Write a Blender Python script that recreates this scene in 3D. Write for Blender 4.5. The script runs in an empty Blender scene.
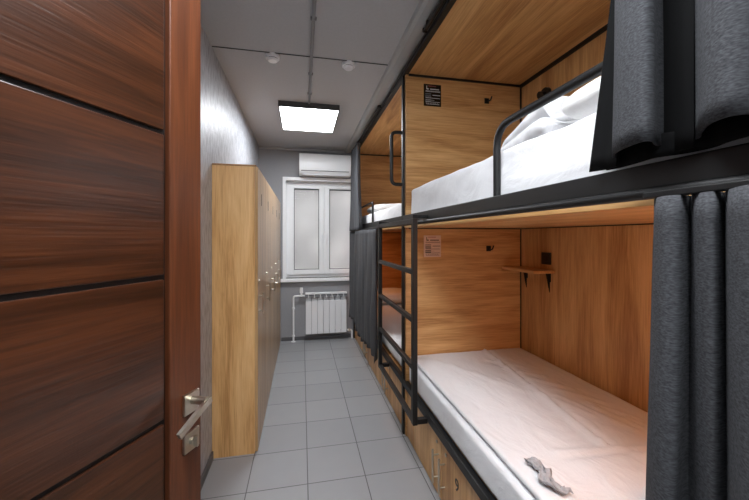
import bpy, bmesh, math, random
from mathutils import Vector, Matrix, noise
random.seed(4)
C = bpy.context.scene.collection
PI = math.pi

# ------------------------------------------------------------------ materials
def new_mat(name):
    m = bpy.data.materials.new(name); m.use_nodes = True
    nt = m.node_tree; b = nt.nodes['Principled BSDF']
    return m, nt, b
def rgb(c):
    return tuple(((x/255)/12.92 if x/255 <= .04045 else ((x/255+.055)/1.055)**2.4) for x in c) + (1,)
def plain(name, col, rough=.5, metal=0, bump=0, bscale=200, var=0, spec=None):
    m, nt, b = new_mat(name); N = nt.nodes.new; L = nt.links.new
    b.inputs['Roughness'].default_value = rough; b.inputs['Metallic'].default_value = metal
    if spec is not None: b.inputs['Specular IOR Level'].default_value = spec
    tc = N('ShaderNodeTexCoord'); n = N('ShaderNodeTexNoise'); n.inputs['Scale'].default_value = bscale
    n.inputs['Detail'].default_value = 3
    L(tc.outputs['Object'], n.inputs['Vector'])
    cr = N('ShaderNodeValToRGB')
    c = rgb(col); k = 1 - var
    cr.color_ramp.elements[0].color = (c[0]*k, c[1]*k, c[2]*k, 1)
    cr.color_ramp.elements[1].color = (min(1, c[0]*(1+var)), min(1, c[1]*(1+var)), min(1, c[2]*(1+var)), 1)
    cr.color_ramp.elements[0].position = .35; cr.color_ramp.elements[1].position = .65
    L(n.outputs['Fac'], cr.inputs['Fac']); L(cr.outputs['Color'], b.inputs['Base Color'])
    if bump:
        bp = N('ShaderNodeBump'); bp.inputs['Strength'].default_value = bump; bp.inputs['Distance'].default_value = .002
        L(n.outputs['Fac'], bp.inputs['Height']); L(bp.outputs['Normal'], b.inputs['Normal'])
    return m
def wood(name, dark, mid, light, axis, rough=.42, fine=1.0, bump=.12, cross=9, along=.9, coat=0):
    """grain runs along the given axis (0,1,2)"""
    m, nt, b = new_mat(name); N = nt.nodes.new; L = nt.links.new
    tc = N('ShaderNodeTexCoord')
    mp = N('ShaderNodeMapping'); s = [cross]*3; s[axis] = along; mp.inputs['Scale'].default_value = s
    L(tc.outputs['Object'], mp.inputs['Vector'])
    n1 = N('ShaderNodeTexNoise'); n1.inputs['Scale'].default_value = 1.0; n1.inputs['Detail'].default_value = 6
    n1.inputs['Roughness'].default_value = .6; n1.inputs['Distortion'].default_value = .7
    L(mp.outputs['Vector'], n1.inputs['Vector'])
    mp2 = N('ShaderNodeMapping'); s = [170*fine]*3; s[axis] = 6*fine; mp2.inputs['Scale'].default_value = s
    L(tc.outputs['Object'], mp2.inputs['Vector'])
    n2 = N('ShaderNodeTexNoise'); n2.inputs['Scale'].default_value = 1.0; n2.inputs['Detail'].default_value = 3
    L(mp2.outputs['Vector'], n2.inputs['Vector'])
    mx = N('ShaderNodeMix'); mx.data_type = 'FLOAT'; mx.inputs[0].default_value = .30
    L(n1.outputs['Fac'], mx.inputs[2]); L(n2.outputs['Fac'], mx.inputs[3])
    cr = N('ShaderNodeValToRGB'); e = cr.color_ramp.elements
    e[0].position = .36; e[0].color = rgb(dark); e[1].position = .62; e[1].color = rgb(light)
    k = cr.color_ramp.elements.new(.49); k.color = rgb(mid)
    L(mx.outputs[0], cr.inputs['Fac']); L(cr.outputs['Color'], b.inputs['Base Color'])
    b.inputs['Roughness'].default_value = rough
    b.inputs['Coat Weight'].default_value = coat; b.inputs['Coat Roughness'].default_value = .25
    bp = N('ShaderNodeBump'); bp.inputs['Strength'].default_value = bump; bp.inputs['Distance'].default_value = .0015
    L(n2.outputs['Fac'], bp.inputs['Height']); L(bp.outputs['Normal'], b.inputs['Normal'])
    return m
def emit(name, col, st):
    m, nt, b = new_mat(name)
    b.inputs['Base Color'].default_value = rgb(col); b.inputs['Emission Color'].default_value = rgb(col)
    b.inputs['Emission Strength'].default_value = st
    return m
OD, OM, OL = (168,118,68), (204,156,100), (226,182,126)
M = {}
for i, a in enumerate('xyz'):
    M['oak_'+a] = wood('light oak laminate '+a, OD, OM, OL, i)
M['oak_edge'] = wood('dark oak edge', (122,84,46), (150,108,64), (172,128,80), 1)
M['locker_oak'] = wood('locker oak laminate', (178,132,80), (214,168,110), (230,190,134), 2, rough=.38)
M['locker_door'] = wood('locker door laminate', (150,114,72), (182,146,100), (202,168,122), 2, rough=.3)
M['door'] = wood('red brown door veneer', (42,21,9), (58,30,15), (76,41,22), 0, rough=.3, fine=.9, bump=.6, cross=30, along=2.0, coat=.3)
M['door_v'] = wood('red brown door veneer upright', (74,37,18), (88,46,23), (102,56,30), 2, rough=.42, bump=.15, cross=30, along=2, coat=.05)
M['groove'] = plain('black groove', (14,10,9), .6)
M['steel'] = plain('black powder coated steel', (8,8,9), .48, 0, .1, 600, .1)
M['trim_black'] = plain('black edge trim', (16,15,15), .5)
M['ceiling'] = plain('grey ceiling panel', (180,181,183), .75, 0, .05, 60, .02)
M['cornice'] = plain('grey cornice', (165,167,167), .5)
M['seam'] = plain('dark seam', (62,62,62), .7)
M['conduit'] = plain('grey conduit', (118,118,120), .4)
M['wallgrey'] = plain('grey wall paint', (152,153,156), .7, 0, .3, 90, .03)
M['base'] = plain('grey baseboard', (88,88,90), .5)
M['white'] = plain('white plastic', (246,247,248), .35)
M['white_metal'] = plain('white enamel', (240,241,243), .35)
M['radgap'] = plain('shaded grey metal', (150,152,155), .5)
M['chrome'] = plain('brushed nickel', (205,198,184), .3, 1)
M['black_plastic'] = plain('black plastic', (18,18,19), .35)
M['grey_strip'] = plain('crumpled grey strip', (172,172,175), .9, 0, .1, 120, .06)
M['sign_black'] = plain('glossy black plaque', (14,14,16), .12)
M['sign_sheen'] = plain('plaque with painted reflection', (205,190,188), .38, .5)  # pale colour paints a light reflection onto the glossy lower notice
M['warm_far'] = emit('soft warm lamp diffuser', (255,160,90), 10)
M['sign_text'] = plain('white plaque print', (205,205,205), .5)
M['sign_grey'] = plain('grey plaque print', (92,94,98), .4)
M['sign_red'] = plain('reddish plaque print', (150,80,80), .5)
M['lamp'] = emit('lamp diffuser', (246,250,255), 8.4)
M['warm_lamp'] = emit('warm lamp diffuser', (255,170,112), 24)
M['warm_fill'] = emit('warm fill diffuser', (255,192,142), 10)
M['housing'] = plain('dark lamp housing', (70,70,72), .5)

def wallpaper():
    m, nt, b = new_mat('grey fleck wallpaper'); N = nt.nodes.new; L = nt.links.new
    tc = N('ShaderNodeTexCoord'); mp = N('ShaderNodeMapping'); mp.inputs['Scale'].default_value = (50, 50, 14)
    L(tc.outputs['Object'], mp.inputs['Vector'])
    n = N('ShaderNodeTexNoise'); n.inputs['Scale'].default_value = 1; n.inputs['Detail'].default_value = 4
    L(mp.outputs['Vector'], n.inputs['Vector'])
    cr = N('ShaderNodeValToRGB'); e = cr.color_ramp.elements
    e[0].position = .4; e[0].color = rgb((150,152,157)); e[1].position = .55; e[1].color = rgb((178,180,185))
    L(n.outputs['Fac'], cr.inputs['Fac']); L(cr.outputs['Color'], b.inputs['Base Color'])
    b.inputs['Roughness'].default_value = .42
    cr2 = N('ShaderNodeValToRGB'); cr2.color_ramp.elements[0].position = .45; cr2.color_ramp.elements[1].position = .58
    L(n.outputs['Fac'], cr2.inputs['Fac'])
    bp = N('ShaderNodeBump'); bp.inputs['Strength'].default_value = .5; bp.inputs['Distance'].default_value = .003
    L(cr2.outputs['Color'], bp.inputs['Height']); L(bp.outputs['Normal'], b.inputs['Normal'])
    return m
M['wallpaper'] = wallpaper()

def tiles():
    m, nt, b = new_mat('grey floor tile'); N = nt.nodes.new; L = nt.links.new
    tc = N('ShaderNodeTexCoord'); mp = N('ShaderNodeMapping')
    mp.inputs['Location'].default_value = (-.032, -1.981, 0)
    L(tc.outputs['Object'], mp.inputs['Vector'])
    br = N('ShaderNodeTexBrick'); br.offset = 0; br.squash = 1
    br.inputs['Scale'].default_value = 1; br.inputs['Brick Width'].default_value = .3315; br.inputs['Row Height'].default_value = .3315
    br.inputs['Mortar Size'].default_value = .0028; br.inputs['Mortar Smooth'].default_value = .2; br.inputs['Bias'].default_value = 0
    br.inputs['Color1'].default_value = rgb((152,153,155)); br.inputs['Color2'].default_value = rgb((159,160,162))
    br.inputs['Mortar'].default_value = rgb((84,84,86))
    L(mp.outputs['Vector'], br.inputs['Vector'])
    n = N('ShaderNodeTexNoise'); n.inputs['Scale'].default_value = 9; n.inputs['Detail'].default_value = 5
    L(tc.outputs['Object'], n.inputs['Vector'])
    mx = N('ShaderNodeMix'); mx.data_type = 'RGBA'; mx.blend_type = 'MULTIPLY'; mx.inputs[0].default_value = .25
    cr = N('ShaderNodeValToRGB'); cr.color_ramp.elements[0].color = (.75,.75,.75,1)
    L(n.outputs['Fac'], cr.inputs['Fac'])
    L(br.outputs['Color'], mx.inputs[6]); L(cr.outputs['Color'], mx.inputs[7])
    L(mx.outputs[2], b.inputs['Base Color'])
    b.inputs['Roughness'].default_value = .38
    bp = N('ShaderNodeBump'); bp.inputs['Strength'].default_value = .4; bp.inputs['Distance'].default_value = .002; bp.invert = True
    L(br.outputs['Fac'], bp.inputs['Height']); L(bp.outputs['Normal'], b.inputs['Normal'])
    return m
M['tiles'] = tiles()

def fabric(name, col, var=.25, s=(500,500,500), bump=.3, rough=.9, sheen=.3, trans=0):
    m, nt, b = new_mat(name); N = nt.nodes.new; L = nt.links.new
    tc = N('ShaderNodeTexCoord'); mp = N('ShaderNodeMapping'); mp.inputs['Scale'].default_value = s
    L(tc.outputs['Object'], mp.inputs['Vector'])
    n = N('ShaderNodeTexNoise'); n.inputs['Scale'].default_value = 1; n.inputs['Detail'].default_value = 3
    L(mp.outputs['Vector'], n.inputs['Vector'])
    cr = N('ShaderNodeValToRGB'); c = rgb(col)
    cr.color_ramp.elements[0].position = .3; cr.color_ramp.elements[1].position = .7
    cr.color_ramp.elements[0].color = tuple(x*(1-var) for x in c[:3])+(1,)
    cr.color_ramp.elements[1].color = tuple(min(1, x*(1+var)) for x in c[:3])+(1,)
    L(n.outputs['Fac'], cr.inputs['Fac']); L(cr.outputs['Color'], b.inputs['Base Color'])
    b.inputs['Roughness'].default_value = rough; b.inputs['Sheen Weight'].default_value = sheen
    b.inputs['Specular IOR Level'].default_value = .2
    bp = N('ShaderNodeBump'); bp.inputs['Strength'].default_value = bump; bp.inputs['Distance'].default_value = .001
    L(n.outputs['Fac'], bp.inputs['Height']); L(bp.outputs['Normal'], b.inputs['Normal'])
    return m
M['curtain'] = fabric('charcoal curtain cloth', (66,67,70), .45, (60,160,420), sheen=0)
M['curtain_far'] = fabric('grey curtain cloth', (80,81,84), .2, (60,160,300), sheen=.05)
M['border'] = fabric('black curtain border and fold shade', (10,10,11), .2, sheen=0)
def soft_folds(m, sc, st):
    nt = m.node_tree; N = nt.nodes.new; L = nt.links.new; b = nt.nodes['Principled BSDF']
    old = b.inputs['Normal'].links[0].from_socket
    tc = N('ShaderNodeTexCoord'); mp = N('ShaderNodeMapping'); mp.inputs['Scale'].default_value = (1.6, .8, 1); mp.inputs['Rotation'].default_value = (.3, .2, .7)
    L(tc.outputs['Object'], mp.inputs['Vector'])
    n = N('ShaderNodeTexNoise'); n.inputs['Scale'].default_value = sc; n.inputs['Detail'].default_value = 4; n.inputs['Distortion'].default_value = 1.2
    L(mp.outputs['Vector'], n.inputs['Vector'])
    bp = N('ShaderNodeBump'); bp.inputs['Strength'].default_value = st; bp.inputs['Distance'].default_value = .03
    L(n.outputs['Fac'], bp.inputs['Height']); L(old, bp.inputs['Normal']); L(bp.outputs['Normal'], b.inputs['Normal'])
M['linen'] = fabric('white bed linen', (231,231,233), .03, (350,350,350), .12, .85, .1)
M['pillowcase'] = fabric('white pillowcase', (240,239,237), .03, (350,350,350), .12, .85, .1)

soft_folds(M['linen'], 6, .35); soft_folds(M['pillowcase'], 7, .3)
def glass():
    m, nt, b = new_mat('window glass')
    b.inputs['Base Color'].default_value = (1,1,1,1); b.inputs['Roughness'].default_value = .02
    b.inputs['Transmission Weight'].default_value = 1; b.inputs['IOR'].default_value = 1.1
    return m
M['glass'] = glass()
def blind(name, c):
    m, nt, b = new_mat(name); N = nt.nodes.new; L = nt.links.new
    out = [n for n in nt.nodes if n.type == 'OUTPUT_MATERIAL'][0]
    tr = N('ShaderNodeBsdfTranslucent'); mx = N('ShaderNodeMixShader'); mx.inputs[0].default_value = .62
    tc = N('ShaderNodeTexCoord'); n = N('ShaderNodeTexNoise'); n.inputs['Scale'].default_value = 2.2; n.inputs['Detail'].default_value = 1
    L(tc.outputs['Object'], n.inputs['Vector'])
    cr = N('ShaderNodeValToRGB'); cr.color_ramp.elements[0].position = .35; cr.color_ramp.elements[1].position = .65
    k = rgb(c); cr.color_ramp.elements[0].color = (k[0]*.8, k[1]*.8, k[2]*.8, 1); cr.color_ramp.elements[1].color = k
    L(n.outputs['Fac'], cr.inputs['Fac']); L(cr.outputs['Color'], tr.inputs['Color']); L(cr.outputs['Color'], b.inputs['Base Color'])
    b.inputs['Roughness'].default_value = .8
    L(b.outputs['BSDF'], mx.inputs[1]); L(tr.outputs['BSDF'], mx.inputs[2]); L(mx.outputs['Shader'], out.inputs['Surface'])
    return m
M['blind'] = blind('translucent roller blind', (232,231,230))

# ------------------------------------------------------------------ mesh helpers (all in world coordinates)
def NB(): return bmesh.new()
def box(bm, x0, x1, y0, y1, z0, z1, bev=0, mat=None, seg=2):
    r = bmesh.ops.create_cube(bm, size=1)
    vs = r['verts']
    for v in vs:
        v.co = Vector(((x0+x1)/2 + v.co.x*(x1-x0), (y0+y1)/2 + v.co.y*(y1-y0), (z0+z1)/2 + v.co.z*(z1-z0)))
    fs = {f for v in vs for f in v.link_faces}
    if bev:
        es = {e for v in vs for e in v.link_edges}
        rr = bmesh.ops.bevel(bm, geom=list(es), offset=bev, segments=seg, profile=.5, affect='EDGES')
        vs = list({v for f in rr['faces'] for v in f.verts} | set(v for v in vs if v.is_valid))
    if mat is not None:
        for v in vs: v.co = mat @ v.co
    return vs
def fillet(pts, r, n=6):
    out = [Vector(pts[0])]
    for i in range(1, len(pts)-1):
        a, b, c = Vector(pts[i-1]), Vector(pts[i]), Vector(pts[i+1])
        u = (a-b).normalized(); w = (c-b).normalized()
        d = min(r, (a-b).length*.49, (c-b).length*.49)
        p0, p2 = b+u*d, b+w*d
        for k in range(n+1):
            t = k/n; out.append(p0*(1-t)**2 + b*2*t*(1-t) + p2*t*t)
    out.append(Vector(pts[-1])); return out
def sweep(bm, pts, prof, up=(0,0,1)):
    pts = [Vector(p) for p in pts]; rings = []; up = Vector(up)
    for i, p in enumerate(pts):
        t = (pts[min(i+1, len(pts)-1)] - pts[max(i-1, 0)]).normalized()
        s = t.cross(up)
        if s.length < 1e-3: s = t.cross(Vector((1,0,0)))
        s.normalize(); n = s.cross(t)
        rings.append([bm.verts.new(p + s*a + n*b) for a, b in prof])
    k = len(prof)
    for i in range(len(rings)-1):
        for j in range(k):
            bm.faces.new((rings[i][j], rings[i][(j+1)%k], rings[i+1][(j+1)%k], rings[i+1][j]))
    bm.faces.new(rings[0][::-1]); bm.faces.new(rings[-1])
def circ(r, n=12): return [(r*math.cos(2*PI*i/n), r*math.sin(2*PI*i/n)) for i in range(n)]
def tube(bm, pts, r, n=12, fr=0, up=(0,0,1)):
    sweep(bm, fillet(pts, fr) if fr else pts, circ(r, n), up)
def cyl(bm, a, b, r, r2=None, n=20):
    a, b = Vector(a), Vector(b); r2 = r if r2 is None else r2
    d = (b-a).normalized(); s = d.orthogonal().normalized(); t = d.cross(s)
    A = [bm.verts.new(a + (s*math.cos(2*PI*i/n)+t*math.sin(2*PI*i/n))*r) for i in range(n)]
    B = [bm.verts.new(b + (s*math.cos(2*PI*i/n)+t*math.sin(2*PI*i/n))*r2) for i in range(n)]
    for i in range(n): bm.faces.new((A[i], A[(i+1)%n], B[(i+1)%n], B[i]))
    bm.faces.new(A[::-1]); bm.faces.new(B)
def part(name, bm, mat, parent=None, smooth=False, origin=None, label=None):
    bmesh.ops.recalc_face_normals(bm, faces=bm.faces)
    off = parent.matrix_world.translation.copy() if parent else Vector(origin or (0,0,0))
    pp = parent
    off = Vector((0,0,0))
    while pp is not None: off += pp.location; pp = pp.parent
    if parent is None and origin: off = Vector(origin)
    for v in bm.verts: v.co -= off
    me = bpy.data.meshes.new(name); bm.to_mesh(me); bm.free()
    me.materials.append(mat)
    if smooth:
        for p in me.polygons: p.use_smooth = True
    o = bpy.data.objects.new(name, me); C.objects.link(o)
    if parent: o.parent = parent
    elif origin: o.location = origin
    if smooth == 'auto':
        try: me.set_sharp_from_angle(angle=math.radians(35))
        except Exception: pass
    if label: o['label'] = label
    return o
def thing(name, label, cat, loc=(0,0,0), group=None, kind=None):
    o = bpy.data.objects.new(name, None); C.objects.link(o); o.location = loc; o.empty_display_size = .05
    o['label'] = label; o['category'] = cat
    if group: o['group'] = group
    if kind: o['kind'] = kind
    return o
def tag(o, label, cat, group=None, kind=None):
    o['label'] = label; o['category'] = cat
    if group: o['group'] = group
    if kind: o['kind'] = kind
    return o
def bxp(name, dims, mat, parent, bev=0.002, label=None):
    bm = NB(); box(bm, *dims, bev=bev); return part(name, bm, mat, parent, label=label)
def struct(name, bm, mat):
    o = part(name, bm, mat); o['kind'] = 'structure'; return o

H = 2.60; XL = -.556; YF = 4.77; XR = 1.70
# ------------------------------------------------------------------ room shell
bm = NB(); box(bm, -1.9, XR+.1, -1.1, YF+.35, -.1, 0); struct('floor', bm, M['tiles'])
bm = NB(); box(bm, -1.9, XR+.1, -1.1, YF+.35, H, H+.1); ce = struct('ceiling', bm, M['ceiling'])
bm = NB()
box(bm, XL-.3, XL-.0005, 1.35, YF, 0, H)
struct('wall_left', bm, M['wallpaper'])
bm = NB(); box(bm, -.84, -.72, .33, 1.35, 0, H); struct('wall_left_recess', bm, M['wallpaper'])
bm = NB(); box(bm, -.84, -.72, -1.0, -.55, 0, H); box(bm, -.84, -.72, -.55, .33, 2.12, H); struct('wall_left_near', bm, M['wallgrey'])
bm = NB(); box(bm, -1.9, -1.8, -1.0, 1.35, 0, H); box(bm, -1.8, -.84, 1.25, 1.35, 0, H); struct('wall_hallway', bm, M['wallgrey'])
bm = NB(); box(bm, -1.9, XR+.1, -1.1, -1.0, 0, H); struct('wall_near', bm, M['wallgrey'])
bm = NB(); box(bm, XR, XR+.1, -1.0, YF, 0, H); struct('wall_right', bm, M['wallgrey'])
# far wall with the window opening
WX0, WX1, WZ0, WZ1 = -.215, .90, .84, 2.17
bm = NB()
box(bm, XL-.3, WX0, YF, YF+.25, 0, H); box(bm, WX1, XR+.1, YF, YF+.25, 0, H)
box(bm, WX0, WX1, YF, YF+.25, 0, WZ0); box(bm, WX0, WX1, YF, YF+.25, WZ1, H)
struct('wall_far', bm, M['wallgrey'])
bm = NB(); box(bm, XL, XL+.012, 1.36, 2.32, 0, .055, .003); struct('baseboard_left', bm, M['base'])
bm = NB(); box(bm, XL+.285, .70, YF-.014, YF, 0, .05, .003); struct('baseboard_far', bm, M['base'])
bm = NB(); box(bm, XL, .58, YF-.03, YF, H-.03, H, .008); struct('trim_1', bm, M['ceiling'])
# grey rounded cornice above the bunk fronts
bm = NB()
prof = [(.585, 2.60), (.592, 2.578), (.612, 2.568), (.66, 2.572), (.698, 2.585), (.698, 2.60)]
ra = [bm.verts.new((x, .0, z)) for x, z in prof]; rb = [bm.verts.new((x, YF-.02, z)) for x, z in prof]
for i in range(len(prof)-1): bm.faces.new((ra[i], ra[i+1], rb[i+1], rb[i]))
bm.faces.new(ra[::-1]); bm.faces.new(rb); bm.faces.new((ra[-1], ra[0], rb[0], rb[-1]))
struct('trim_2', bm, M['cornice'])
# ceiling panel joints
bm = NB()
for y in (-.05, 2.32): box(bm, XL+.002, .585, y-.003, y+.003, H-.004, H+.001)
struct('trim_3', bm, M['seam'])

# ceiling conduit
bm = NB(); box(bm, .052, .072, -.9, 3.12, H-.014, H, .003)
for y in (.4, 1.35, 1.9, 2.55, 2.9): box(bm, .046, .078, y-.008, y+.008, H-.016, H, .002)
tag(part('cable_conduit', bm, M['conduit'], smooth=False, origin=(.062, 1.6, H)), 'thin grey cable conduit running down the ceiling to the square lamp', 'conduit')

# lamps
def ceiling_lamp(x0, x1, y0, y1, label):
    t = thing('ceiling_light', label, 'ceiling light', ((x0+x1)/2, (y0+y1)/2, H), 'square ceiling lamps')
    bm = NB(); w = .012
    box(bm, x0, x1, y0, y0+w, H-.05, H); box(bm, x0, x1, y1-w, y1, H-.05, H)
    box(bm, x0, x0+w, y0+w, y1-w, H-.05, H); box(bm, x1-w, x1, y0+w, y1-w, H-.05, H)
    part('lamp_housing', bm, M['housing'], t)
    bm = NB(); box(bm, x0+w+.0005, x1-w-.0005, y0+w+.0005, y1-w-.0005, H-.052, H-.03, .001); part('lamp_diffuser', bm, M['lamp'], t)
    return t
ceiling_lamp(-.205, .335, 3.12, 3.79, 'glowing square white ceiling lamp at the end of the grey conduit')
ceiling_lamp(-.205, .335, .25, .92, 'square white ceiling lamp above the open brown door')
ceiling_lamp(-.205, .335, -.85, -.18, 'added unseen square ceiling lamp behind the camera lighting the bunks from the front')  # unseen lamp, added to light the bunk interiors from the front

# smoke detectors
def detector(x, y, label):
    t = thing('smoke_detector', label, 'smoke detector', (x, y, H), 'white smoke detectors on the ceiling')
    bm = NB(); cyl(bm, (x,y,H), (x,y,H-.022), .046, .044, 28); part('base', bm, M['white'], t, 'auto')
    bm = NB(); cyl(bm, (x,y,H-.022), (x,y,H-.027), .034, .034, 24); part('sensor_ring', bm, M['seam'], t, 'auto')
    bm = NB(); cyl(bm, (x,y,H-.027), (x,y,H-.038), .038, .028, 24); part('cap', bm, M['white'], t, 'auto')
detector(-.19, 2.36, 'round white smoke detector left of the ceiling conduit')
detector(.315, 2.36, 'round white smoke detector right of the ceiling conduit')

# ------------------------------------------------------------------ window
w = thing('window_1', 'white two-sash window with pale blinds above the radiator', 'window', ((WX0+WX1)/2, YF, WZ0), kind='structure')
bm = NB()
for d in ((WX0-.04, WX0+.004, YF-.015, YF+.14, WZ0, WZ1+.04), (WX1-.004, WX1+.04, YF-.015, YF+.14, WZ0, WZ1+.04), (WX0+.004, WX1-.004, YF-.015, YF+.14, WZ1-.004, WZ1+.04)):
    box(bm, *d, bev=.003)
part('window_trim', bm, M['white'], w)
bm = NB(); yb0, yb1 = YF+.10, YF+.17
box(bm, WX0, WX1, YF+.13, YF+.2, WZ0, WZ0+.03)
box(bm, WX0+.004, WX0+.05, yb0, yb1, WZ0+.04, WZ1-.004, .004); box(bm, WX1-.05, WX1-.004, yb0, yb1, WZ0+.04, WZ1-.004, .004)
box(bm, WX0+.05, WX1-.05, yb0, yb1, WZ1-.05, WZ1-.004, .004); box(bm, WX0+.004, WX1-.004, yb0, yb1, WZ0+.0005, WZ0+.055, .004)
part('window_frame', bm, M['white'], w)
for (a, b) in ((WX0+.035, .3045), (.3055, WX1-.035)):
    bm = NB(); y0, y1 = YF+.085, YF+.14; s = .072; z0, z1 = WZ0+.035, WZ1-.055
    if a > .2: s2 = .072
    box(bm, a, a+s, y0, y1, z0, z1, .006); box(bm, b-s, b, y0, y1, z0, z1, .006)
    box(bm, a+s, b-s, y0, y1, z1-s*.6, z1, .006); box(bm, a+s, b-s, y0, y1, z0, z0+s, .006)
    sash = part('sash', bm, M['white'], w)
    bm = NB(); box(bm, a+s, b-s, y0+.03, y0+.034, z0+s, z1-s*.6); part('window_pane', bm, M['glass'], sash)
    bm = NB(); g = .007; ga, gb, g0, g1 = a+s, b-s, z0+s, z1-s*.6
    box(bm, ga, ga+g, y0+.012, y0+.029, g0, g1); box(bm, gb-g, gb, y0+.012, y0+.029, g0, g1); box(bm, ga+g, gb-g, y0+.012, y0+.029, g0, g0+g); box(bm, ga+g, gb-g, y0+.012, y0+.029, g1-g*2, g1)
    part('gasket', bm, M['seam'], sash)
    bm = NB(); hx = (b-.03) if a < .2 else (a+.03)
    box(bm, hx-.012, hx+.012, y0-.012, y0, 1.36, 1.43, .003); box(bm, hx-.008, hx+.008, y0-.035, y0-.012, 1.385, 1.405, .003)
    box(bm, hx-.008, hx+.008, y0-.038, y0-.026, 1.30, 1.405, .003)
    part('window_handle', bm, M['white_metal'], sash)
    bm = NB(); n = 20
    box(bm, a+s-.01, b-s+.01, y1+.001, y1+.004, z0+s-.01 if a < .2 else z0+s-.01, z1-.03)
    cyl(bm, (a+s-.01, y1+.012, z1-.03), (b-s+.01, y1+.012, z1-.03), .014)
    part('roller_blind', bm, M['blind'], sash)
bm = NB(); box(bm, WX0-.065, WX1+.05, YF-.06, YF+.1, WZ0-.045, WZ0, .008, seg=3)
part('window_sill', bm, M['white'], w)

# ------------------------------------------------------------------ air conditioner
t = thing('air_conditioner', 'white wall air conditioner above the window', 'air conditioner', (.32, YF, 2.22))
bm = NB(); yb = YF
prof = [(0, 2.225), (-.09, 2.222), (-.15, 2.235), (-.178, 2.262), (-.187, 2.30), (-.19, 2.40), (-.182, 2.47), (-.16, 2.502), (-.12, 2.512), (0, 2.512)]
A = [bm.verts.new((-.035, yb+y, z)) for y, z in prof]; B = [bm.verts.new((.645, yb+y, z)) for y, z in prof]
for i in range(len(prof)): bm.faces.new((A[i], A[(i+1)%len(prof)], B[(i+1)%len(prof)], B[i]))
bm.faces.new(A[::-1]); bm.faces.new(B)
part('body', bm, M['white'], t, 'auto')
bm = NB(); box(bm, -.01, .62, yb-.1905, yb-.176, 2.270, 2.276); part('panel_gap', bm, M['seam'], t)
bm = NB(); box(bm, .02, .60, yb-.165, yb-.1, 2.2235, 2.23, mat=None); part('louvre', bm, M['white_metal'], t)

# ------------------------------------------------------------------ radiator and pipes
t = thing('radiator', 'white seven-section radiator under the window', 'radiator', (.32, YF-.06, .08), )
x0, x1 = .047, .597; sw = (x1-x0)/7
for i in range(7):
    a = x0+i*sw; bm = NB()
    box(bm, a+.002, a+sw-.002, YF-.105, YF-.098, .10, .545, .003)          # front plate
    box(bm, a+sw*.5-.006, a+sw*.5+.006, YF-.098, YF-.03, .11, .62, .002)   # water way fin
    box(bm, a+.004, a+sw-.004, YF-.036, YF-.03, .10, .60, .002)
    for k in (.27, .73): box(bm, a+sw*k-.002, a+sw*k+.002, YF-.098, YF-.036, .12, .60)
    part('section', bm, M['white_metal'], t)
bm = NB(); box(bm, x0-.004, x1+.004, YF-.108, YF-.028, .628, .65, .006, seg=3); part('top_grille', bm, M['white_metal'], t)
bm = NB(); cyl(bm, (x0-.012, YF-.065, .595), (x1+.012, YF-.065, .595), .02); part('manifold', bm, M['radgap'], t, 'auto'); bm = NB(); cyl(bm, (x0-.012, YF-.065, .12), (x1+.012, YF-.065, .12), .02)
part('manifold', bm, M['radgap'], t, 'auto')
for x in (x0+.06, x1-.06):
    bm = NB(); box(bm, x-.008, x+.008, YF-.04, YF, .56, .575); part('bracket', bm, M['white_metal'], t)
t = thing('heating_pipe', 'white vertical heating pipe with valve left of the radiator', 'pipe', (-.11, YF-.065, 0))
bm = NB(); tube(bm, [(-.112, YF-.065, 0), (-.112, YF-.065, .61), (x0-.012, YF-.065, .61)], .0125, 14, .03, up=(0,1,0)); part('pipe', bm, M['white_metal'], t, 'auto')
for z in (.08, .45):
    bm = NB(); cyl(bm, (-.112, YF-.065, z-.012), (-.112, YF-.065, z+.012), .019); part('pipe_clip', bm, M['white_metal'], t, 'auto')
bm = NB(); cyl(bm, (-.112, YF-.065, 0), (-.112, YF-.065, .006), .03); part('floor_rose', bm, M['white_metal'], t, 'auto')
bm = NB(); cyl(bm, (-.008, YF-.065, .60), (-.008, YF-.065, .655), .014); cyl(bm, (-.008, YF-.065, .65), (-.008, YF-.065, .72), .023, .021)
part('valve', bm, M['white'], t, 'auto')
t = thing('return_pipe', 'short white return pipe low beside the radiator', 'pipe', (.66, YF-.065, 0))
bm = NB(); tube(bm, [(x1+.012, YF-.065, .12), (.675, YF-.065, .12), (.675, YF-.065, 0)], .0125, 14, .03, up=(0,1,0)); part('pipe', bm, M['white_metal'], t, 'auto')
bm = NB(); cyl(bm, (.625, YF-.065, .12), (.65, YF-.065, .12), .02); cyl(bm, (.638, YF-.065, .12), (.638, YF-.10, .12), .014); part('valve', bm, M['chrome'], t, 'auto')

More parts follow.
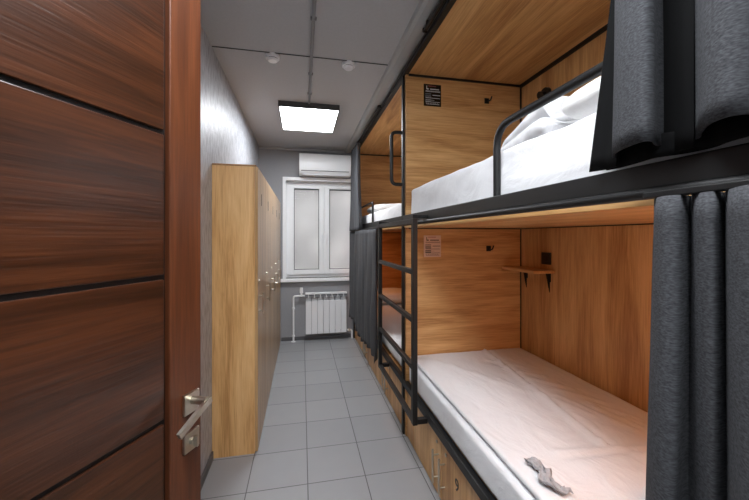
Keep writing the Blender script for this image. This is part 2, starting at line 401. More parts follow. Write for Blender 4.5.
# ------------------------------------------------------------------ lockers
LX = -.28; LW = .48; LY = 2.33; LH = 1.855
labels = ['nearest tall oak locker of the row, its broad end panel facing the brown door',
          'second tall oak locker from the brown door, behind the end-panel one',
          'middle one of the five tall oak lockers along the left wall',
          'fourth tall oak locker from the brown door, next to the farthest one',
          'farthest tall oak locker, beside the window wall and heating pipe']
def locker(y0, label):
    t = thing('locker', label, 'locker', (-.41, y0+LW/2, 0), 'tall oak lockers along the left wall')
    y1 = y0+LW-.001; th = .018; bm = NB()
    box(bm, XL, LX-.019, y0, y0+th, 0.0, LH, .001); box(bm, XL, LX-.019, y1-th, y1, 0.0, LH, .001)
    box(bm, XL, LX-.019, y0+th, y1-th, LH-th, LH, .001); box(bm, XL, LX-.019, y0+th, y1-th, .04, .058)
    box(bm, XL, XL+.005, y0+th, y1-th, .058, LH-th); box(bm, XL+.02, LX-.03, y0+th, y1-th, 0, .04)
    part('carcass', bm, M['locker_oak'], t)
    bm = NB(); box(bm, LX-.018, LX, y0+.002, y1-.002, .012, LH, .0012)
    d = part('locker_door', bm, M['locker_door'], t)
    bm = NB(); hy = y0+.055
    cyl(bm, (LX+.028, hy, .89), (LX+.028, hy, 1.03), .006, n=12)
    for z in (.91, 1.01): cyl(bm, (LX, hy, z), (LX+.028, hy, z), .005, n=10)
    part('handle', bm, M['chrome'], d, 'auto')
    bm = NB(); cyl(bm, (LX, hy, 1.11), (LX+.008, hy, 1.11), .011); part('lock', bm, M['chrome'], d, 'auto')
    bm = NB(); box(bm, LX, LX+.002, y0+.2, y0+.215, 1.62, 1.70); part('number_plate', bm, M['seam'], d)
    return t
for i in range(5): locker(LY+i*LW, labels[i])
bm = NB(); box(bm, XL+.0, LX-.01, LY, LY+5*LW-.001, LH+.0005, LH+.012, .002)
tag(part('locker_top_board', bm, M['oak_edge'], origin=(-.41, 3.5, LH)), 'long thin oak board lying on top of the locker row', 'board')

# ------------------------------------------------------------------ door
D = Vector((.4544, .8908, 0)); n = Vector((.8908, -.4544, 0)); P0 = Vector((-.2946, 1.0046, 0))
hs = -.800
hinge = P0 + D*hs
dr = thing('door_1', 'open reddish brown wooden door with black grooves in the left foreground', 'door', (hinge.x, hinge.y, 0), kind='structure')
T = Matrix(((D.x, -n.x, 0, P0.x), (D.y, -n.y, 0, P0.y), (0, 0, 1, 0), (0,0,0,1)))   # local: x along door (s), y depth behind face, z up
SE = .040; SW = .105
def dpart(name, boxes, mat, parent, bev=.002, label=None, smooth=False):
    """door pieces keep a local frame along the leaf so that the grain follows it"""
    bm = NB()
    for b_ in boxes: box(bm, *b_, bev=bev)
    bmesh.ops.recalc_face_normals(bm, faces=bm.faces)
    me = bpy.data.meshes.new(name); bm.to_mesh(me); bm.free(); me.materials.append(mat)
    o = bpy.data.objects.new(name, me); C.objects.link(o); o.parent = parent
    loc = Vector((0,0,0)); pp = parent
    if parent is dr: o.matrix_local = Matrix.Translation(-hinge) @ T
    if label: o['label'] = label
    return o
dpart('core', [(hs+.01, SE-.01, .016, .034, .012, 2.07)], M['groove'], dr)
dpart('stile', [(SE-SW, SE, 0, .042, .01, 2.08)], M['door_v'], dr, .003)
dpart('stile', [(hs, hs+SW, 0, .042, .01, 2.08)], M['door_v'], dr, .003)
gz = [.01, .22, .58, .94, 1.30, 1.66, 2.02, 2.08]
for a, b in zip(gz[:-1], gz[1:]):
    dpart('plank', [(hs+SW+.001, SE-SW-.008, .009, .036, a+(.006 if a > .02 else 0), b-(.006 if b < 2.07 else 0))], M['door'], dr, .002)
def hp(s, d, z): v = P0 + D*s + n*d; return Vector((v.x, v.y, z))
def dbox(bm, s0, s1, d0, d1, z0, z1, bev=.001):
    box(bm, s0, s1, d0, d1, z0, z1, bev=bev, mat=Matrix(((D.x, n.x, 0, P0.x), (D.y, n.y, 0, P0.y), (0,0,1,0), (0,0,0,1))))
hd = thing('x', '', ''); bpy.data.objects.remove(hd)
bm = NB(); dbox(bm, -.027, .025, .0, .009, .93, .985, .002)
rose = part('handle_rose', bm, M['chrome'], dr)
bm = NB(); cyl(bm, hp(0, .009, .963), hp(0, .055, .966), .0105, n=18)
rp = [(-.0105,-.006),(.0105,-.006),(.0105,.006),(-.0105,.006)]
sweep(bm, [hp(.012, .055, .967), hp(-.03, .056, .952), hp(-.092, .055, .922)], [(-.005,-.008),(.005,-.008),(.005,.008),(-.005,.008)])
part('lever', bm, M['chrome'], rose)
bm = NB(); dbox(bm, -.027, .025, .0, .009, .83, .882, .002)
lk = part('lock_rose', bm, M['chrome'], dr)
bm = NB(); cyl(bm, hp(-.001, .009, .856), hp(-.001, .017, .856), .011, n=18); dbox(bm, -.004, .002, .017, .027, .842, .87); part('thumb_turn', bm, M['chrome'], lk)
for z in (.25, 1.05, 1.85):
    bm = NB(); cyl(bm, hp(hs-.006, -.006, z-.05), hp(hs-.006, -.006, z+.05), .008, n=14); part('hinge', bm, M['chrome'], dr)
fr = NB()
box(fr, -.86, -.70, .29, .33, 0, 2.12, .003); box(fr, -.86, -.70, -.55, -.51, 0, 2.12, .003); box(fr, -.86, -.70, -.51, .29, 2.09, 2.12, .003)
struct('trim_4', fr, M['door_v'])

# ------------------------------------------------------------------ bunks
FX0, FX1 = .700, .732            # front steel tube
BX = 1.62                        # back panel face
Zt = 2.545                       # roof underside
Zp = 1.465                       # upper platform underside
def bunk(y0, y1, label, group, near):
    t = thing('bunk_bed', label, 'bunk bed', ((FX0+BX)/2, (y0+y1)/2, 0), group)
    yp0, yp1 = y1-.03, y1         # partition (far end of the bay)
    bm = NB(); box(bm, .715, BX+.02, yp0, yp1, .0, 1.462, .001); box(bm, .715, BX+.02, yp0, yp1, 1.49, Zt, .001)
    part('end_panel', bm, M['oak_x'], t)
    bm = NB(); box(bm, BX, BX+.02, y0, yp0-.001, .36, Zp-.001, .001); box(bm, BX, BX+.02, y0, yp0-.001, 1.49, Zt-.001, .001)
    part('back_panel', bm, M['oak_z'], t)
    bm = NB(); box(bm, .715, BX+.02, y0, yp1, Zt, Zt+.016, .001); part('roof_panel', bm, M['oak_y'], t)
    bm = NB(); box(bm, FX0+.01, BX+.02, y0, yp1, Zp, 1.488, .001); part('platform', bm, M['oak_y'], t)
    bm = NB(); box(bm, FX0+.075, BX, y0, yp0-.001, .365, .388, .001); box(bm, FX0+.034, FX0+.074, y0, yp0-.001, .35, .37); part('platform', bm, M['oak_y'], t)
    # black trims in the corners
    bm = NB(); q = .009
    box(bm, .733, BX, yp0-q, yp0-.0002, Zt-.014, Zt); box(bm, BX-.016, BX, y0, yp0-q, Zt-.022, Zt)
    box(bm, BX-q, BX, yp0-q, yp0-.0002, 1.70, Zt-.022); box(bm, .733, BX, yp0-.006, yp0-.0002, Zp-.007, Zp)
    box(bm, BX-.006, BX, y0, yp0-.007, Zp-.006, Zp); box(bm, BX-.006, BX, yp0-.006, yp0-.0002, .40, Zp-.007)
    part('corner_trim', bm, M['trim_black'], t)
    # front steel
    bm = NB(); box(bm, FX0, FX1, y0, y1+.0, Zt-.002, Zt+.03, .002); part('top_rail', bm, M['steel'], t)
    bm = NB(); box(bm, FX0, FX1, y0, y1, 1.4995, 1.552, .003); part('upper_rail', bm, M['steel'], t)
    bm = NB(); tube(bm, [(FX0-.018, y0, 1.487), (FX0-.018, y1+.02, 1.487)], .0115, 14); part('support_tube', bm, M['steel'], t, 'auto')
    bm = NB(); box(bm, FX0, FX1, y0, y1, .345, .389, .003); part('lower_rail', bm, M['steel'], t)
    bm = NB(); box(bm, FX0-.001, FX0+.034, y1-.002, y1+.033, 0, Zt+.03, .003); part('post', bm, M['steel'], t)
    bm = NB(); box(bm, FX0-.001, FX0+.034, y0-.034, y0-.001, 0, Zt+.03, .003); part('post', bm, M['steel'], t) if near else bm.free()
    return t
Y0, Y1 = .285, 2.34
b1 = bunk(Y0, Y1, 'near oak bunk bed bay with black steel frame and open curtains', 'oak bunk bays', True)
b2 = bunk(2.374, 4.70, 'far oak bunk bed bay with black steel frame next to the window wall', 'oak bunk bays', False)
# near end panel
bxp('end_panel', (.715, BX+.02, Y0-.03, Y0-.001, 0, Zt), M['oak_x'], b1)
# guard rails and grab handle
bm = NB()
tube(bm, [(.716, 1.165, 1.552), (.716, 1.165, 1.812), (.716, .33, 1.812), (.716, .33, 1.552)], .0135, 14, .085, up=(1,0,0))
part('guard_rail', bm, M['steel'], b1, 'auto')
bm = NB(); tube(bm, [(.716, 3.47, 1.552), (.716, 3.47, 1.76), (.716, 4.62, 1.76), (.716, 4.62, 1.552)], .0115, 14, .03, up=(1,0,0))
part('guard_rail', bm, M['steel'], b2, 'auto')
bm = NB(); tube(bm, [(.70, 2.357, 2.145), (.622, 2.357, 2.145), (.622, 2.357, 1.775), (.70, 2.357, 1.775)], .0125, 14, .055, up=(0,1,0))
part('grab_handle', bm, M['steel'], b1, 'auto')

# ladder
t = thing('ladder', 'black steel ladder hooked on the bunk front between the two bays', 'ladder', (.63, 2.3, .34))
LD0, LD1, LXc = 1.862, 2.735, .625
for y in (LD0, LD1):
    bm = NB(); box(bm, LXc-.014, LXc+.014, y-.019, y+.019, .335, 1.505, .003); part('ladder_post', bm, M['steel'], t)
for z in (.352, .655, .925, 1.20, 1.49):
    bm = NB(); box(bm, LXc-.013, LXc+.013, LD0+.0195, LD1-.0195, z-.0145, z+.0145, .003); part('rung', bm, M['steel'], t)
for y in (LD0, LD1):
    for z in (.352,):
        bm = NB(); box(bm, LXc+.0145, FX0-.0005, y-.016, y+.016, z-.014, z+.014, .002); part('bracket', bm, M['steel'], t)
    bm = NB(); box(bm, LXc+.0145, FX0-.0005, y-.016, y+.016, 1.507, 1.525, .002); box(bm, LXc-.014, LXc+.014, y-.019, y+.019, 1.505, 1.526, .002); part('hook', bm, M['steel'], t)

# under bed cabinets
def cabinet(y0, y1, label, num=None):
    t = thing('under_bed_cabinet', label, 'cabinet', (.9, (y0+y1)/2, 0), 'oak cabinets under the lower bunks')
    bm = NB(); X0 = .740
    box(bm, X0, 1.45, y0+.001, y0+.018, 0, .343); box(bm, X0, 1.45, y1-.018, y1-.001, 0, .343)
    box(bm, X0, 1.45, y0+.018, y1-.018, 0, .018); box(bm, X0, 1.45, y0+.018, y1-.018, .325, .343); box(bm, 1.43, 1.45, y0+.018, y1-.018, .018, .325)
    part('body', bm, M['oak_y'], t)
    ym = (y0+y1)/2
    for k, (a, b, hy) in enumerate(((y0, ym, ym-.04), (ym, y1, ym+.045))):
        bm = NB(); box(bm, .722, .7395, a+.002, b-.002, .006, .342, .0012); d = part('cabinet_door', bm, M['oak_z'], t)
        bm = NB(); cyl(bm, (.690, hy, .075), (.690, hy, .255), .006, n=12)
        for z in (.105, .225): cyl(bm, (.690, hy, z), (.722, hy, z), .0045, n=10)
        part('handle', bm, M['chrome'], d, 'auto')
        bm = NB(); cyl(bm, (.722, a+.06 if k else b-.06, .285), (.717, a+.06 if k else b-.06, .285), .009, n=14)
        part('lock', bm, M['chrome'], d, 'auto')
        if k == 0 and num:
            cu = bpy.data.curves.new('n', 'FONT'); cu.body = num; cu.size = .085; cu.extrude = .001; cu.align_x = 'CENTER'; cu.align_y = 'CENTER'
            ob = bpy.data.objects.new('n', cu); C.objects.link(ob)
            dg = bpy.context.evaluated_depsgraph_get(); me = bpy.data.meshes.new_from_object(ob.evaluated_get(dg))
            bpy.data.objects.remove(ob); me.name = 'number'
            me.materials.clear(); me.materials.append(M['black_plastic'])
            o = bpy.data.objects.new('number', me); C.objects.link(o); o.parent = d
            me.transform(Matrix.Translation((.7205, b-.185, .215)) @ Matrix.Rotation(-PI/2, 4, 'Z') @ Matrix.Rotation(PI/2, 4, 'X'))
            me.transform(Matrix.Translation(-t.location))
            o['label'] = 'black number 9'
    return t
cabinet(.30, 1.23, 'nearest oak cabinet under the lower bunk, below the near mattress head')
cabinet(1.23, 2.17, 'oak cabinet with black number and paired bar handles under near bunk', '9')
cabinet(2.42, 3.36, 'oak cabinet below the far bunk, just past the ladder foot')
cabinet(3.36, 4.30, 'farthest oak cabinet below the far bunk near the radiator')
bxp('filler_panel', (.722, .7395, 2.172, 2.335, .006, .342), M['oak_z'], b1)
bxp('filler_panel', (.722, .7395, 4.305, 4.665, .006, .342), M['oak_z'], b2)

# ------------------------------------------------------------------ bedding
def soft_box(x0, x1, y0, y1, z0, z1, r, n=(24, 44, 5), wr=.004, sc=6, seed=0, crown=0, crease=None, flat_bottom=True, puff=0):
    bm = NB(); nx, ny, nz = n; vd = {}
    def V(i, j, k):
        key = (i, j, k)
        if key not in vd:
            p = Vector((x0+(x1-x0)*i/nx, y0+(y1-y0)*j/ny, z0+(z1-z0)*k/nz))
            q = Vector((min(max(p.x, x0+r), x1-r), min(max(p.y, y0+r), y1-r), min(max(p.z, z0+r), z1-r)))
            d = p-q
            if d.length > 1e-6: p = q + d.normalized()*min(r, d.length if d.length < r else r)
            u, v, w_ = i/nx, j/ny, k/nz
            if puff:
                e = (max(0, math.sin(PI*u))**.45)*(max(0, math.sin(PI*v))**.45)
                zc = z0 + (z1-z0)*.35
                p.z = zc + (p.z-zc)*(1-puff+puff*e)
            s = Vector((p.x*sc, p.y*sc*.6, p.z*sc + seed*7.3))
            nn = noise.noise(s) + .5*noise.noise(s*2.3) + .25*noise.noise(s*5)
            nrm = Vector((u-.5, v-.5, w_-.5))
            amt = wr*nn
            if flat_bottom and k == 0: amt = 0
            if k == nz:
                p.z += amt + crown*math.sin(PI*u)*math.sin(PI*v)
                if crease: p.z += crease(p.x, p.y)
            elif k > 0:
                p.x += amt*(1 if u > .5 else -1)*.8 if i in (0, nx) else 0
                p.y += amt*(1 if v > .5 else -1)*.8 if j in (0, ny) else 0
            vd[key] = bm.verts.new(p)
        return vd[key]
    def q(a, b, c, d): bm.faces.new((a, b, c, d))
    for i in range(nx):
        for j in range(ny):
            q(V(i,j,0), V(i,j+1,0), V(i+1,j+1,0), V(i+1,j,0)); q(V(i,j,nz), V(i+1,j,nz), V(i+1,j+1,nz), V(i,j+1,nz))
    for i in range(nx):
        for k in range(nz):
            q(V(i,0,k), V(i+1,0,k), V(i+1,0,k+1), V(i,0,k+1)); q(V(i,ny,k), V(i,ny,k+1), V(i+1,ny,k+1), V(i+1,ny,k))
    for j in range(ny):
        for k in range(nz):
            q(V(0,j,k), V(0,j,k+1), V(0,j+1,k+1), V(0,j+1,k)); q(V(nx,j,k), V(nx,j+1,k), V(nx,j+1,k+1), V(nx,j,k+1))
    return bm
def add_sub(o, lv=1):
    m = o.modifiers.new('s', 'SUBSURF'); m.levels = lv; m.render_levels = lv; return o
def ridge(x, y, xa, ya, xb, yb, w_, h):
    a = Vector((xa, ya)); b = Vector((xb, yb)); p = Vector((x, y)); ab = b-a
    t = max(0, min(1, (p-a).dot(ab)/ab.length_squared)); d = (p-(a+ab*t)).length
    return h*math.exp(-(d/w_)**2)
def cr_low(x, y):
    z = ridge(x, y, 1.30, 2.27, 1.17, 1.15, .014, .020) - ridge(x, y, 1.33, 2.27, 1.21, 1.15, .014, .012)
    if x > .93: z += .016/(1+math.exp((y-1.09+.08*(x-.96))/.006))/(1+math.exp(-(x-.97)/.012))
    z += ridge(x, y, 1.17, 1.15, 1.30, .95, .02, .008)
    z += ridge(x, y, .96, 1.14, 1.58, 1.05, .018, .012)
    z += ridge(x, y, .80, 1.13, .84, .90, .012, .010)
    for k in range(7):
        z += ridge(x, y, .85+.09*k, 2.2-.13*k, 1.0+.08*k, 1.9-.14*k, .013, .009)
        z += ridge(x, y, 1.2+.05*k, 2.1-.16*k, 1.38+.03*k, 1.95-.17*k, .012, .009)
    return z
MT = .52
bm = soft_box(.722, 1.60, Y0+.03, 2.295, .3895, .541, .022, (18, 60, 8), .005, 5, 1)
tag(add_sub(part('mattress', bm, M['linen'], smooth=True, origin=(1.17, 1.3, .39))), 'white sheeted mattress of the near lower bunk', 'mattress', 'white mattresses')
bm = soft_box(.742, 1.605, Y0+.04, 2.30, .5455, .572, .012, (70, 150, 2), .0035, 7, 2, crease=cr_low)
tag(part('duvet', bm, M['linen'], smooth=True, origin=(1.18, 1.3, .546)), 'flat creased white duvet spread over the near lower bunk mattress', 'duvet')
bm = soft_box(1.0, 1.58, .34, .86, .592, .690, .04, (26, 22, 6), .006, 6, 3, puff=.65)
tag(add_sub(part('pillow', bm, M['pillowcase'], smooth=True, origin=(1.24, .6, .58))), 'white pillow on the near lower bunk beside the dark curtain', 'pillow', 'white pillows')
# crumpled grey strip on the duvet
bm = NB(); pts = []
for k in range(26):
    a = k/25; pts.append((.795+.02*math.sin(a*7)+.02*a, 1.09-.15*a, .590+.006*math.sin(a*19)))
n0 = 9; rows = []
for k, (x, y, z) in enumerate(pts):
    w_ = .008+.014*math.sin(PI*min(1, k/25*.9+.08)); row = []
    for j in range(n0):
        u = j/(n0-1)-.5; row.append(bm.verts.new((x+u*w_*2, y+.012*math.sin(j*1.7+k*.4), z+.007*math.sin(j*2.4+k*.9)+.004)))
    rows.append(row)
for a, b in zip(rows[:-1], rows[1:]):
    for j in range(n0-1): bm.faces.new((a[j], a[j+1], b[j+1], b[j]))
o = part('crumpled_strip', bm, M['grey_strip'], smooth=True, origin=(.8, 1.0, .585))
sm = o.modifiers.new('t', 'SOLIDIFY'); sm.thickness = .003
tag(o, 'small crumpled grey strip lying on the white duvet edge', 'cloth')

# upper near bed
def cr_up(x, y): return 0
bm = soft_box(.735, 1.60, Y0+.03, 2.295, 1.494, 1.738, .03, (18, 60, 10), .012, 7, 5)
tag(add_sub(part('mattress', bm, M['linen'], smooth=True, origin=(1.17, 1.3, 1.49))), 'thick white mattress on the near upper bunk behind the guard rail', 'mattress', 'white mattresses')
bm = soft_box(.80, 1.5, .36, .98, 1.752, 1.895, .07, (26, 24, 8), .010, 5, 6, puff=.5)
tag(add_sub(part('pillow', bm, M['pillowcase'], smooth=True, origin=(1.15, .7, 1.74))), 'plump white pillow on the near upper bunk beside the curtain', 'pillow', 'white pillows')
# folded duvet: a rolled cloth profile swept along the bed
def folded_duvet(x0, y0, y1, z0):
    prof = []                                  # spiral in the x-z plane: the layers of the fold
    def arc(cx, cz, r, a0, a1, n):
        for k in range(n+1):
            a = a0+(a1-a0)*k/n; prof.append((cx+r*math.cos(a), cz+r*math.sin(a)))
    prof.append((x0+.42, z0+.016)); 
    for k in range(5): prof.append((x0+.36-.07*k, z0+.016))
    arc(x0+.045, z0+.042, .026, -PI/2, -3*PI/2, 8)
    prof += [(x0+.12, z0+.070), (x0+.20, z0+.072)]
    arc(x0+.235, z0+.084, .012, -PI/2, PI/2, 5)
    prof += [(x0+.18, z0+.098), (x0+.10, z0+.10)]
    arc(x0+.075, z0+.122, .024, -PI/2, -3*PI/2, 8)
    prof += [(x0+.14, z0+.150), (x0+.22, z0+.150), (x0+.30, z0+.135), (x0+.38, z0+.10), (x0+.43, z0+.06)]
    bm = NB(); n = 44; rows = []
    for k in range(n+1):
        a = k/n; y = y0+(y1-y0)*a; e = math.sin(PI*min(1, a*1.0))
        end = min(1, a/.08, (1-a)/.10); sc = .55+.45*math.sqrt(max(0, end))
        row = []
        for j, (x, z) in enumerate(prof):
            s = Vector((x*9, y*9, z*9)); dn = noise.noise(s)*.012 + noise.noise(s*2.2)*.006
            zz = z0+.002 + (z-z0)*sc*(1-.55*max(0, a-.2)) ; xx = x0 + .06*a + (x-x0)*1.0
            row.append(bm.verts.new((xx+dn, y+.015*noise.noise(Vector((x*12, z*12, 3)))*2, max(z0+.008, zz+dn*.8))))
        rows.append(row)
    for a, b in zip(rows[:-1], rows[1:]):
        for j in range(len(prof)-1): bm.faces.new((a[j], a[j+1], b[j+1], b[j]))
    for row in (rows[0], rows[-1]):
        c = bm.verts.new((sum(v.co.x for v in row)/len(row), row[0].co.y+(.02 if row is rows[0] else -.02), sum(v.co.z for v in row)/len(row)))
        for j in range(len(row)-1): bm.faces.new((row[j], row[j+1], c))
    o = part('folded_duvet', bm, M['linen'], smooth=True, origin=(x0+.2, (y0+y1)/2, z0))
    sm = o.modifiers.new('t', 'SOLIDIFY'); sm.thickness = .014; sm.offset = 0
    add_sub(o); return o
tag(folded_duvet(.775, 1.01, 1.40, 1.742), 'folded and rolled white duvet on the near upper bunk', 'duvet')

# far beds
bm = soft_box(.735, 1.60, 2.40, 4.66, 1.49, 1.675, .045, (14, 36, 5), .006, 6, 9)
tag(add_sub(part('mattress', bm, M['linen'], smooth=True, origin=(1.17, 3.5, 1.49))), 'white mattress on the far upper bunk behind the ladder top', 'mattress', 'white mattresses')
bm = soft_box(.80, 1.5, 3.75, 4.3, 1.68, 1.80, .05, (24, 20, 6), .010, 6, 10, puff=.5)
tag(add_sub(part('pillow', bm, M['pillowcase'], smooth=True, origin=(1.15, 4.0, 1.68))), 'white pillow on the far upper bunk by the gathered curtain', 'pillow', 'white pillows')
bm = soft_box(.735, 1.60, 2.40, 4.66, .39, .56, .04, (14, 36, 5), .006, 6, 11)
tag(add_sub(part('mattress', bm, M['linen'], smooth=True, origin=(1.17, 3.5, .39))), 'white mattress on the far lower bunk seen through the ladder', 'mattress', 'white mattresses')
bm = soft_box(.80, 1.5, 4.05, 4.62, .565, .72, .06, (24, 20, 6), .010, 6, 12, puff=.5)
tag(add_sub(part('pillow', bm, M['pillowcase'], smooth=True, origin=(1.15, 4.3, .565))), 'white pillow on the far lower bunk seen between ladder rungs', 'pillow', 'white pillows')

# ------------------------------------------------------------------ fittings inside the bays
YP = Y1-.03
def plaque(z0, z1, label, sm, tm):
    t = thing('notice_plaque', label, 'notice', (.91, YP, z0), 'small notices on the oak end panels')
    X0, X1 = .845, .975
    bm = NB(); box(bm, X0, X1, YP-.004, YP-.0002, z0, z1, .0006); part('plate', bm, sm, t)
    h = z1-z0; W = X1-X0
    def bar(bm, a, b, v, th): box(bm, X0+a*W, X0+b*W, YP-.0046, YP-.0040, z1-(v+th)*h, z1-v*h)
    bm = NB(); 
    for a, b, v, th in ((.36,.88,.20,.045), (.10,.95,.30,.015), (.10,.95,.335,.015), (.5,.95,.48,.03), (.1,.93,.62,.02), (.1,.93,.80,.02), (.1,.6,.72,.012), (.12,.9,.90,.02)): bar(bm, a, b, v, th)
    for k in range(6): bar(bm, .1+.13*k, .18+.13*k, .86, .014)
    part('print', bm, tm, t)
    bm = NB(); bar(bm, .25, .7, .07, .03); part('header_print', bm, M['sign_red'], t)
    bm = NB()
    cx, cz = X0+.2*W, z1-.17*h
    box(bm, cx-.007, cx-.002, YP-.0046, YP-.004, cz-.012, cz+.014); box(bm, cx-.002, cx+.010, YP-.0046, YP-.004, cz-.012, cz-.004)
    part('pictogram', bm, tm, t)
    bm = NB()
    for v in (.42, .50, .56, .68, .75): bar(bm, .08, .42, v, .045)
    part('grey_print', bm, M['sign_grey'], t)
plaque(2.332, 2.487, 'black printed notice on the upper oak panel under the roof', M['sign_black'], M['sign_text'])
plaque(1.257, 1.412, 'printed notice with painted pale reflection on the lower oak panel beside the ladder', M['sign_sheen'], M['seam'])
def hook(x, z, label):
    t = thing('coat_hook', label, 'hook', (x, YP, z), 'black square coat hooks')
    bm = NB(); box(bm, x-.018, x+.018, YP-.006, YP-.0003, z-.02, z+.02, .002); part('plate', bm, M['black_plastic'], t)
    bm = NB(); tube(bm, [(x+.004, YP-.006, z-.006), (x+.012, YP-.035, z-.006), (x+.022, YP-.035, z+.022)], .005, 10, .008); part('peg', bm, M['black_plastic'], t, 'auto')
hook(1.335, 2.405, 'small black square hook on the upper oak end panel')
hook(1.35, 1.315, 'small black square hook on the lower oak end panel')
# wall shelf
t = thing('wall_shelf', 'small oak shelf on black brackets in the near lower bunk', 'shelf', (1.55, 2.12, 1.16))
bm = NB(); box(bm, 1.455, BX-.0065, 1.945, YP-.008, 1.162, 1.180, .0015); part('shelf_board', bm, M['oak_y'], t)
for y in (2.235, 1.995):
    bm = NB(); box(bm, BX-.006, BX-.0008, y-.008, y+.008, 1.10, 1.1615, .001)
    v = [bm.verts.new(c) for c in ((BX-.006, y-.003, 1.1615), (BX-.035, y-.003, 1.1615), (BX-.006, y-.003, 1.03), (BX-.006, y+.003, 1.1615), (BX-.035, y+.003, 1.1615), (BX-.006, y+.003, 1.03))]
    bm.faces.new(v[:3]); bm.faces.new(v[3:][::-1]); bm.faces.new((v[0], v[3], v[4], v[1])); bm.faces.new((v[1], v[4], v[5], v[2])); bm.faces.new((v[2], v[5], v[3], v[0]))
    part('bracket', bm, M['steel'], t)
t = thing('power_socket', 'black wall socket just above the small oak shelf', 'socket', (BX, 2.03, 1.25))
bm = NB(); box(bm, BX-.012, BX-.0003, 1.985, 2.07, 1.215, 1.295, .003); part('plate', bm, M['black_plastic'], t)
bm = NB(); cyl(bm, (BX-.012, 2.028, 1.255), (BX-.0135, 2.028, 1.255), .022); part('socket_face', bm, M['trim_black'], t)
t = thing('reading_lamp', 'round black lamp on the back panel of the near upper bunk', 'lamp', (BX, 2.03, 2.37))
bm = NB(); cyl(bm, (BX-.0003, 2.03, 2.365), (BX-.02, 2.03, 2.365), .045, .043, 28); part('base', bm, M['black_plastic'], t, 'auto')
bm = NB(); cyl(bm, (BX-.02, 2.03, 2.365), (BX-.05, 2.03, 2.35), .022, .03, 24); part('lamp_head', bm, M['black_plastic'], t, 'auto')
# warm strip lamps under the upper platforms
def strip(y0, y1, label, mat):
    t = thing('strip_light', label, 'strip light', (.80, (y0+y1)/2, Zp), 'warm strip lamps under the upper bunks')
    bm = NB(); box(bm, .782, .818, y0, y1, Zp-.010, Zp-.0003, .001); part('lamp_housing', bm, M['housing'], t)
    bm = NB(); box(bm, .786, .814, y0+.005, y1-.005, Zp-.012, Zp-.0102); part('lamp_diffuser', bm, mat, t)
strip(.30, .56, 'warm strip lamp under the upper bunk platform behind the dark curtain', M['warm_lamp'])
strip(3.8, 4.4, 'warm strip lamp under the far upper bunk behind its grey curtain', M['warm_far'])

t = thing('bunk_fill_lamp', 'added round warm lamp hidden behind the curtain to brighten the lower bunk', 'lamp', (1.15, Y0, 1.2))  # unseen lamp, added to throw warm light onto the opposite end panel
bm = NB(); cyl(bm, (1.15, Y0-.0005, 1.2), (1.15, Y0+.02, 1.2), .085, .085, 30); part('base', bm, M['black_plastic'], t, 'auto')
bm = NB(); cyl(bm, (1.15, Y0+.0205, 1.2), (1.15, Y0+.032, 1.2), .078, .074, 30); part('lamp_diffuser', bm, M['warm_fill'], t, 'auto')
# ------------------------------------------------------------------ curtain rails
def crail(y0, y1, label):
    t = thing('curtain_rail', label, 'curtain rail', (.668, (y0+y1)/2, 2.55), 'black curtain rails')
    bm = NB(); box(bm, .658, .678, y0, y1, 2.540, 2.556, .003); part('rail', bm, M['steel'], t)
    n_ = 2
    for k in range(n_):
        y = y0+.04+(y1-y0-.08)*k/(n_-1); bm = NB(); box(bm, .660, .676, y-.008, y+.008, 2.556, 2.5735); part('bracket', bm, M['steel'], t)
    bm = NB(); box(bm, .655, .681, y1, y1+.012, 2.536, 2.560, .003); part('end_cap', bm, M['steel'], t)
    bm = NB(); box(bm, .655, .681, y0-.012, y0, 2.536, 2.560, .003); part('end_cap', bm, M['steel'], t)
crail(.22, 1.80, 'black curtain rail above the near upper bunk')
crail(2.95, 4.66, 'black curtain rail above the far upper bunk')

# ------------------------------------------------------------------ curtains
def loft_curtain(name, top, bot, z0, z1, mat, thick=.005, nz=28, seed=0, hang=.004, zbot=None, smooth_n=8, mid=None):
    """top/bot: lists of (y, x) plan points of equal length; zbot(u): bottom height along the width"""
    def dense(p):
        out = []; m = len(p)
        for i in range(m-1):
            p0, p1, p2, p3 = p[max(i-1,0)], p[i], p[i+1], p[min(i+2,m-1)]
            for k in range(smooth_n):
                t = k/smooth_n
                out.append(tuple(.5*((2*p1[a]) + (-p0[a]+p2[a])*t + (2*p0[a]-5*p1[a]+4*p2[a]-p3[a])*t*t + (-p0[a]+3*p1[a]-3*p2[a]+p3[a])*t**3) for a in (0,1)))
        out.append(p[-1]); return out
    A, B = dense(top), dense(bot); bm = NB(); rows = []
    for k in range(nz+1):
        v = k/nz; row = []
        for j in range(len(A)):
            y = A[j][0]*(1-v)+B[j][0]*v; x = A[j][1]*(1-v)+B[j][1]*v
            zb = z0 if zbot is None else zbot(j/(len(A)-1)); z = z1+(zb-z1)*v
            s = Vector((y*7, x*20, z*2.2+seed*5)); d = noise.noise(s)*hang
            row.append(bm.verts.new((x+d, y+noise.noise(s+Vector((9,3,1)))*hang, z)))
        rows.append(row)
    for a, b in zip(rows[:-1], rows[1:]):
        for j in range(len(a)-1): bm.faces.new((a[j], a[j+1], b[j+1], b[j]))
    return bm
def curt(name, bm, mat, parent, thick=.004):
    o = part(name, bm, mat, parent, smooth=True)
    s = o.modifiers.new('t', 'SOLIDIFY'); s.thickness = thick; s.offset = 0
    return o
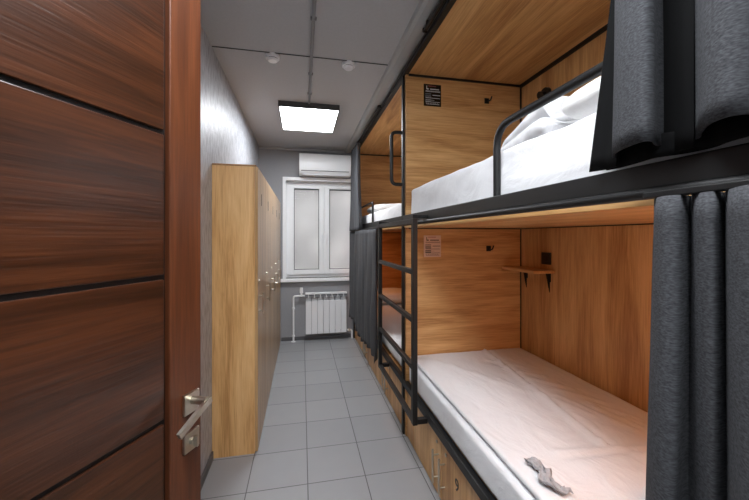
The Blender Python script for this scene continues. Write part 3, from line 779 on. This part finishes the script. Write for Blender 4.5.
# near upper curtain (plan points from its free edge inwards)
t = thing('curtain', 'dark grey curtain with black border hanging before the near upper bunk', 'curtain', (.66, .45, 1.55), 'grey bunk curtains')
top = [(.614,.668),(.59,.645),(.55,.622),(.521,.618),(.516,.635),(.533,.668),(.535,.692),(.498,.694),(.47,.68),(.443,.65),(.411,.62),(.383,.612),(.365,.63),(.365,.67),(.34,.69),(.31,.65),(.28,.63),(.25,.66)]
bot = [(.63,.672),(.602,.645),(.559,.62),(.518,.612),(.51,.63),(.529,.665),(.532,.69),(.496,.692),(.472,.68),(.446,.65),(.415,.62),(.383,.608),(.365,.63),(.365,.67),(.34,.69),(.31,.65),(.28,.63),(.25,.66)]
curt('drape', loft_curtain('c', top, bot, 1.575, 2.538, None, seed=1, hang=.004), M['curtain'], t, .005)
btop = [(.540,.672),(.537,.676),(.532,.678),(.52,.674)]
bbot = [(.700,.676),(.684,.682),(.664,.686),(.628,.678)]
curt('border_and_fold_shade', loft_curtain('c', btop, bbot, 1.556, 2.538, None, seed=2, hang=.002), M['border'], t, .005)
fold_shade = [(.549,.684),(.540,.682),(.522,.683),(.508,.684),(.494,.682),(.480,.684)]
curt('border_and_fold_shade', loft_curtain('c', fold_shade, fold_shade, 1.560, 2.538, None, seed=3, hang=.001), M['border'], t, .004)  # black strip paints the deep shade inside the fold valley
hb = [(.664,.688),(.63,.690),(.58,.680),(.54,.672),(.50,.690),(.46,.690),(.42,.672),(.38,.668),(.34,.690),(.28,.680),(.25,.68)]
curt('hem', loft_curtain('c', hb, hb, 1.554, 1.598, None, seed=1, nz=3, hang=.003), M['border'], t, .005)
# near lower curtain
t = thing('curtain', 'dark grey curtain gathered in front of the near lower bunk', 'curtain', (.66, .42, .3), 'grey bunk curtains')
top = [(.555,.69),(.529,.66),(.498,.64),(.482,.645),(.487,.67),(.491,.69),(.459,.66),(.431,.65),(.436,.68),(.435,.69),(.403,.65),(.37,.62),(.349,.62),(.355,.66),(.33,.69),(.30,.66),(.27,.63),(.24,.66)]
bot = [(.579,.69),(.544,.65),(.512,.63),(.491,.635),(.50,.67),(.493,.692),(.469,.692),(.447,.675),(.436,.68),(.435,.69),(.403,.65),(.364,.615),(.346,.615),(.355,.66),(.33,.69),(.30,.66),(.27,.63),(.24,.66)]
curt('drape', loft_curtain('c', top, bot, .30, 1.474, None, seed=4, hang=.006), M['curtain'], t, .006)
bm = NB(); box(bm, .648, .664, .25, .545, 1.474, 1.486, .002); part('heading_track', bm, M['steel'], t)

# far curtains
def pleats(ya, yb, n_, xc, amp, jit, seed):
    r = random.Random(seed); out = []
    for k in range(n_*2+1):
        y = ya+(yb-ya)*k/(n_*2); out.append((y + r.uniform(-jit, jit), xc + (amp if k % 2 else -amp)*r.uniform(.6, 1.1)))
    return out
t = thing('curtain', 'gathered grey curtain at the window end of the far upper bunk', 'curtain', (.66, 4.3, 1.5), 'grey bunk curtains')
curt('drape', loft_curtain('c', pleats(4.05, 4.54, 5, .664, .022, .01, 3), pleats(3.78, 4.54, 5, 0.638, .036, .02, 3), 1.478, 2.538, None, seed=6, hang=.012, smooth_n=6), M['curtain_far'], t, .005)
t = thing('curtain', 'long grey curtain hanging from the rail before the far lower bunk', 'curtain', (.66, 3.8, .3), 'grey bunk curtains')
pl = pleats(2.93, 4.60, 9, .655, .020, .02, 5); pb = pleats(2.98, 4.60, 9, .655, .032, .03, 6)
curt('drape', loft_curtain('c', pl, pb, .30, 1.474, None, seed=8, hang=.018, smooth_n=6, zbot=lambda u: .27+.03*math.sin(u*9)+.04*u), M['curtain_far'], t, .005)
bm = NB(); box(bm, .650, .664, 2.80, 4.62, 1.4745, 1.486, .002); part('heading_track', bm, M['steel'], t)

# ------------------------------------------------------------------ daylight
wd = bpy.data.worlds.new('World'); bpy.context.scene.world = wd; wd.use_nodes = True
bg = wd.node_tree.nodes['Background']; bg.inputs['Color'].default_value = (.97, .98, 1, 1); bg.inputs['Strength'].default_value = .5

# ------------------------------------------------------------------ camera
cam = bpy.data.cameras.new('camera'); co = bpy.data.objects.new('camera', cam); C.objects.link(co)
co.location = (0, 0, 1.4); th = math.atan((374.5-302)/343)
co.rotation_euler = (PI/2, 0, -th)
cam.sensor_width = 36; cam.lens = 343/749*36; cam.shift_y = -13/749; cam.clip_start = .02
bpy.context.scene.camera = co
vs = bpy.context.scene.view_settings
vs.view_transform = 'Standard'; vs.look = 'None'; vs.exposure = 1.87; vs.gamma = 1; vs.use_curve_mapping = False
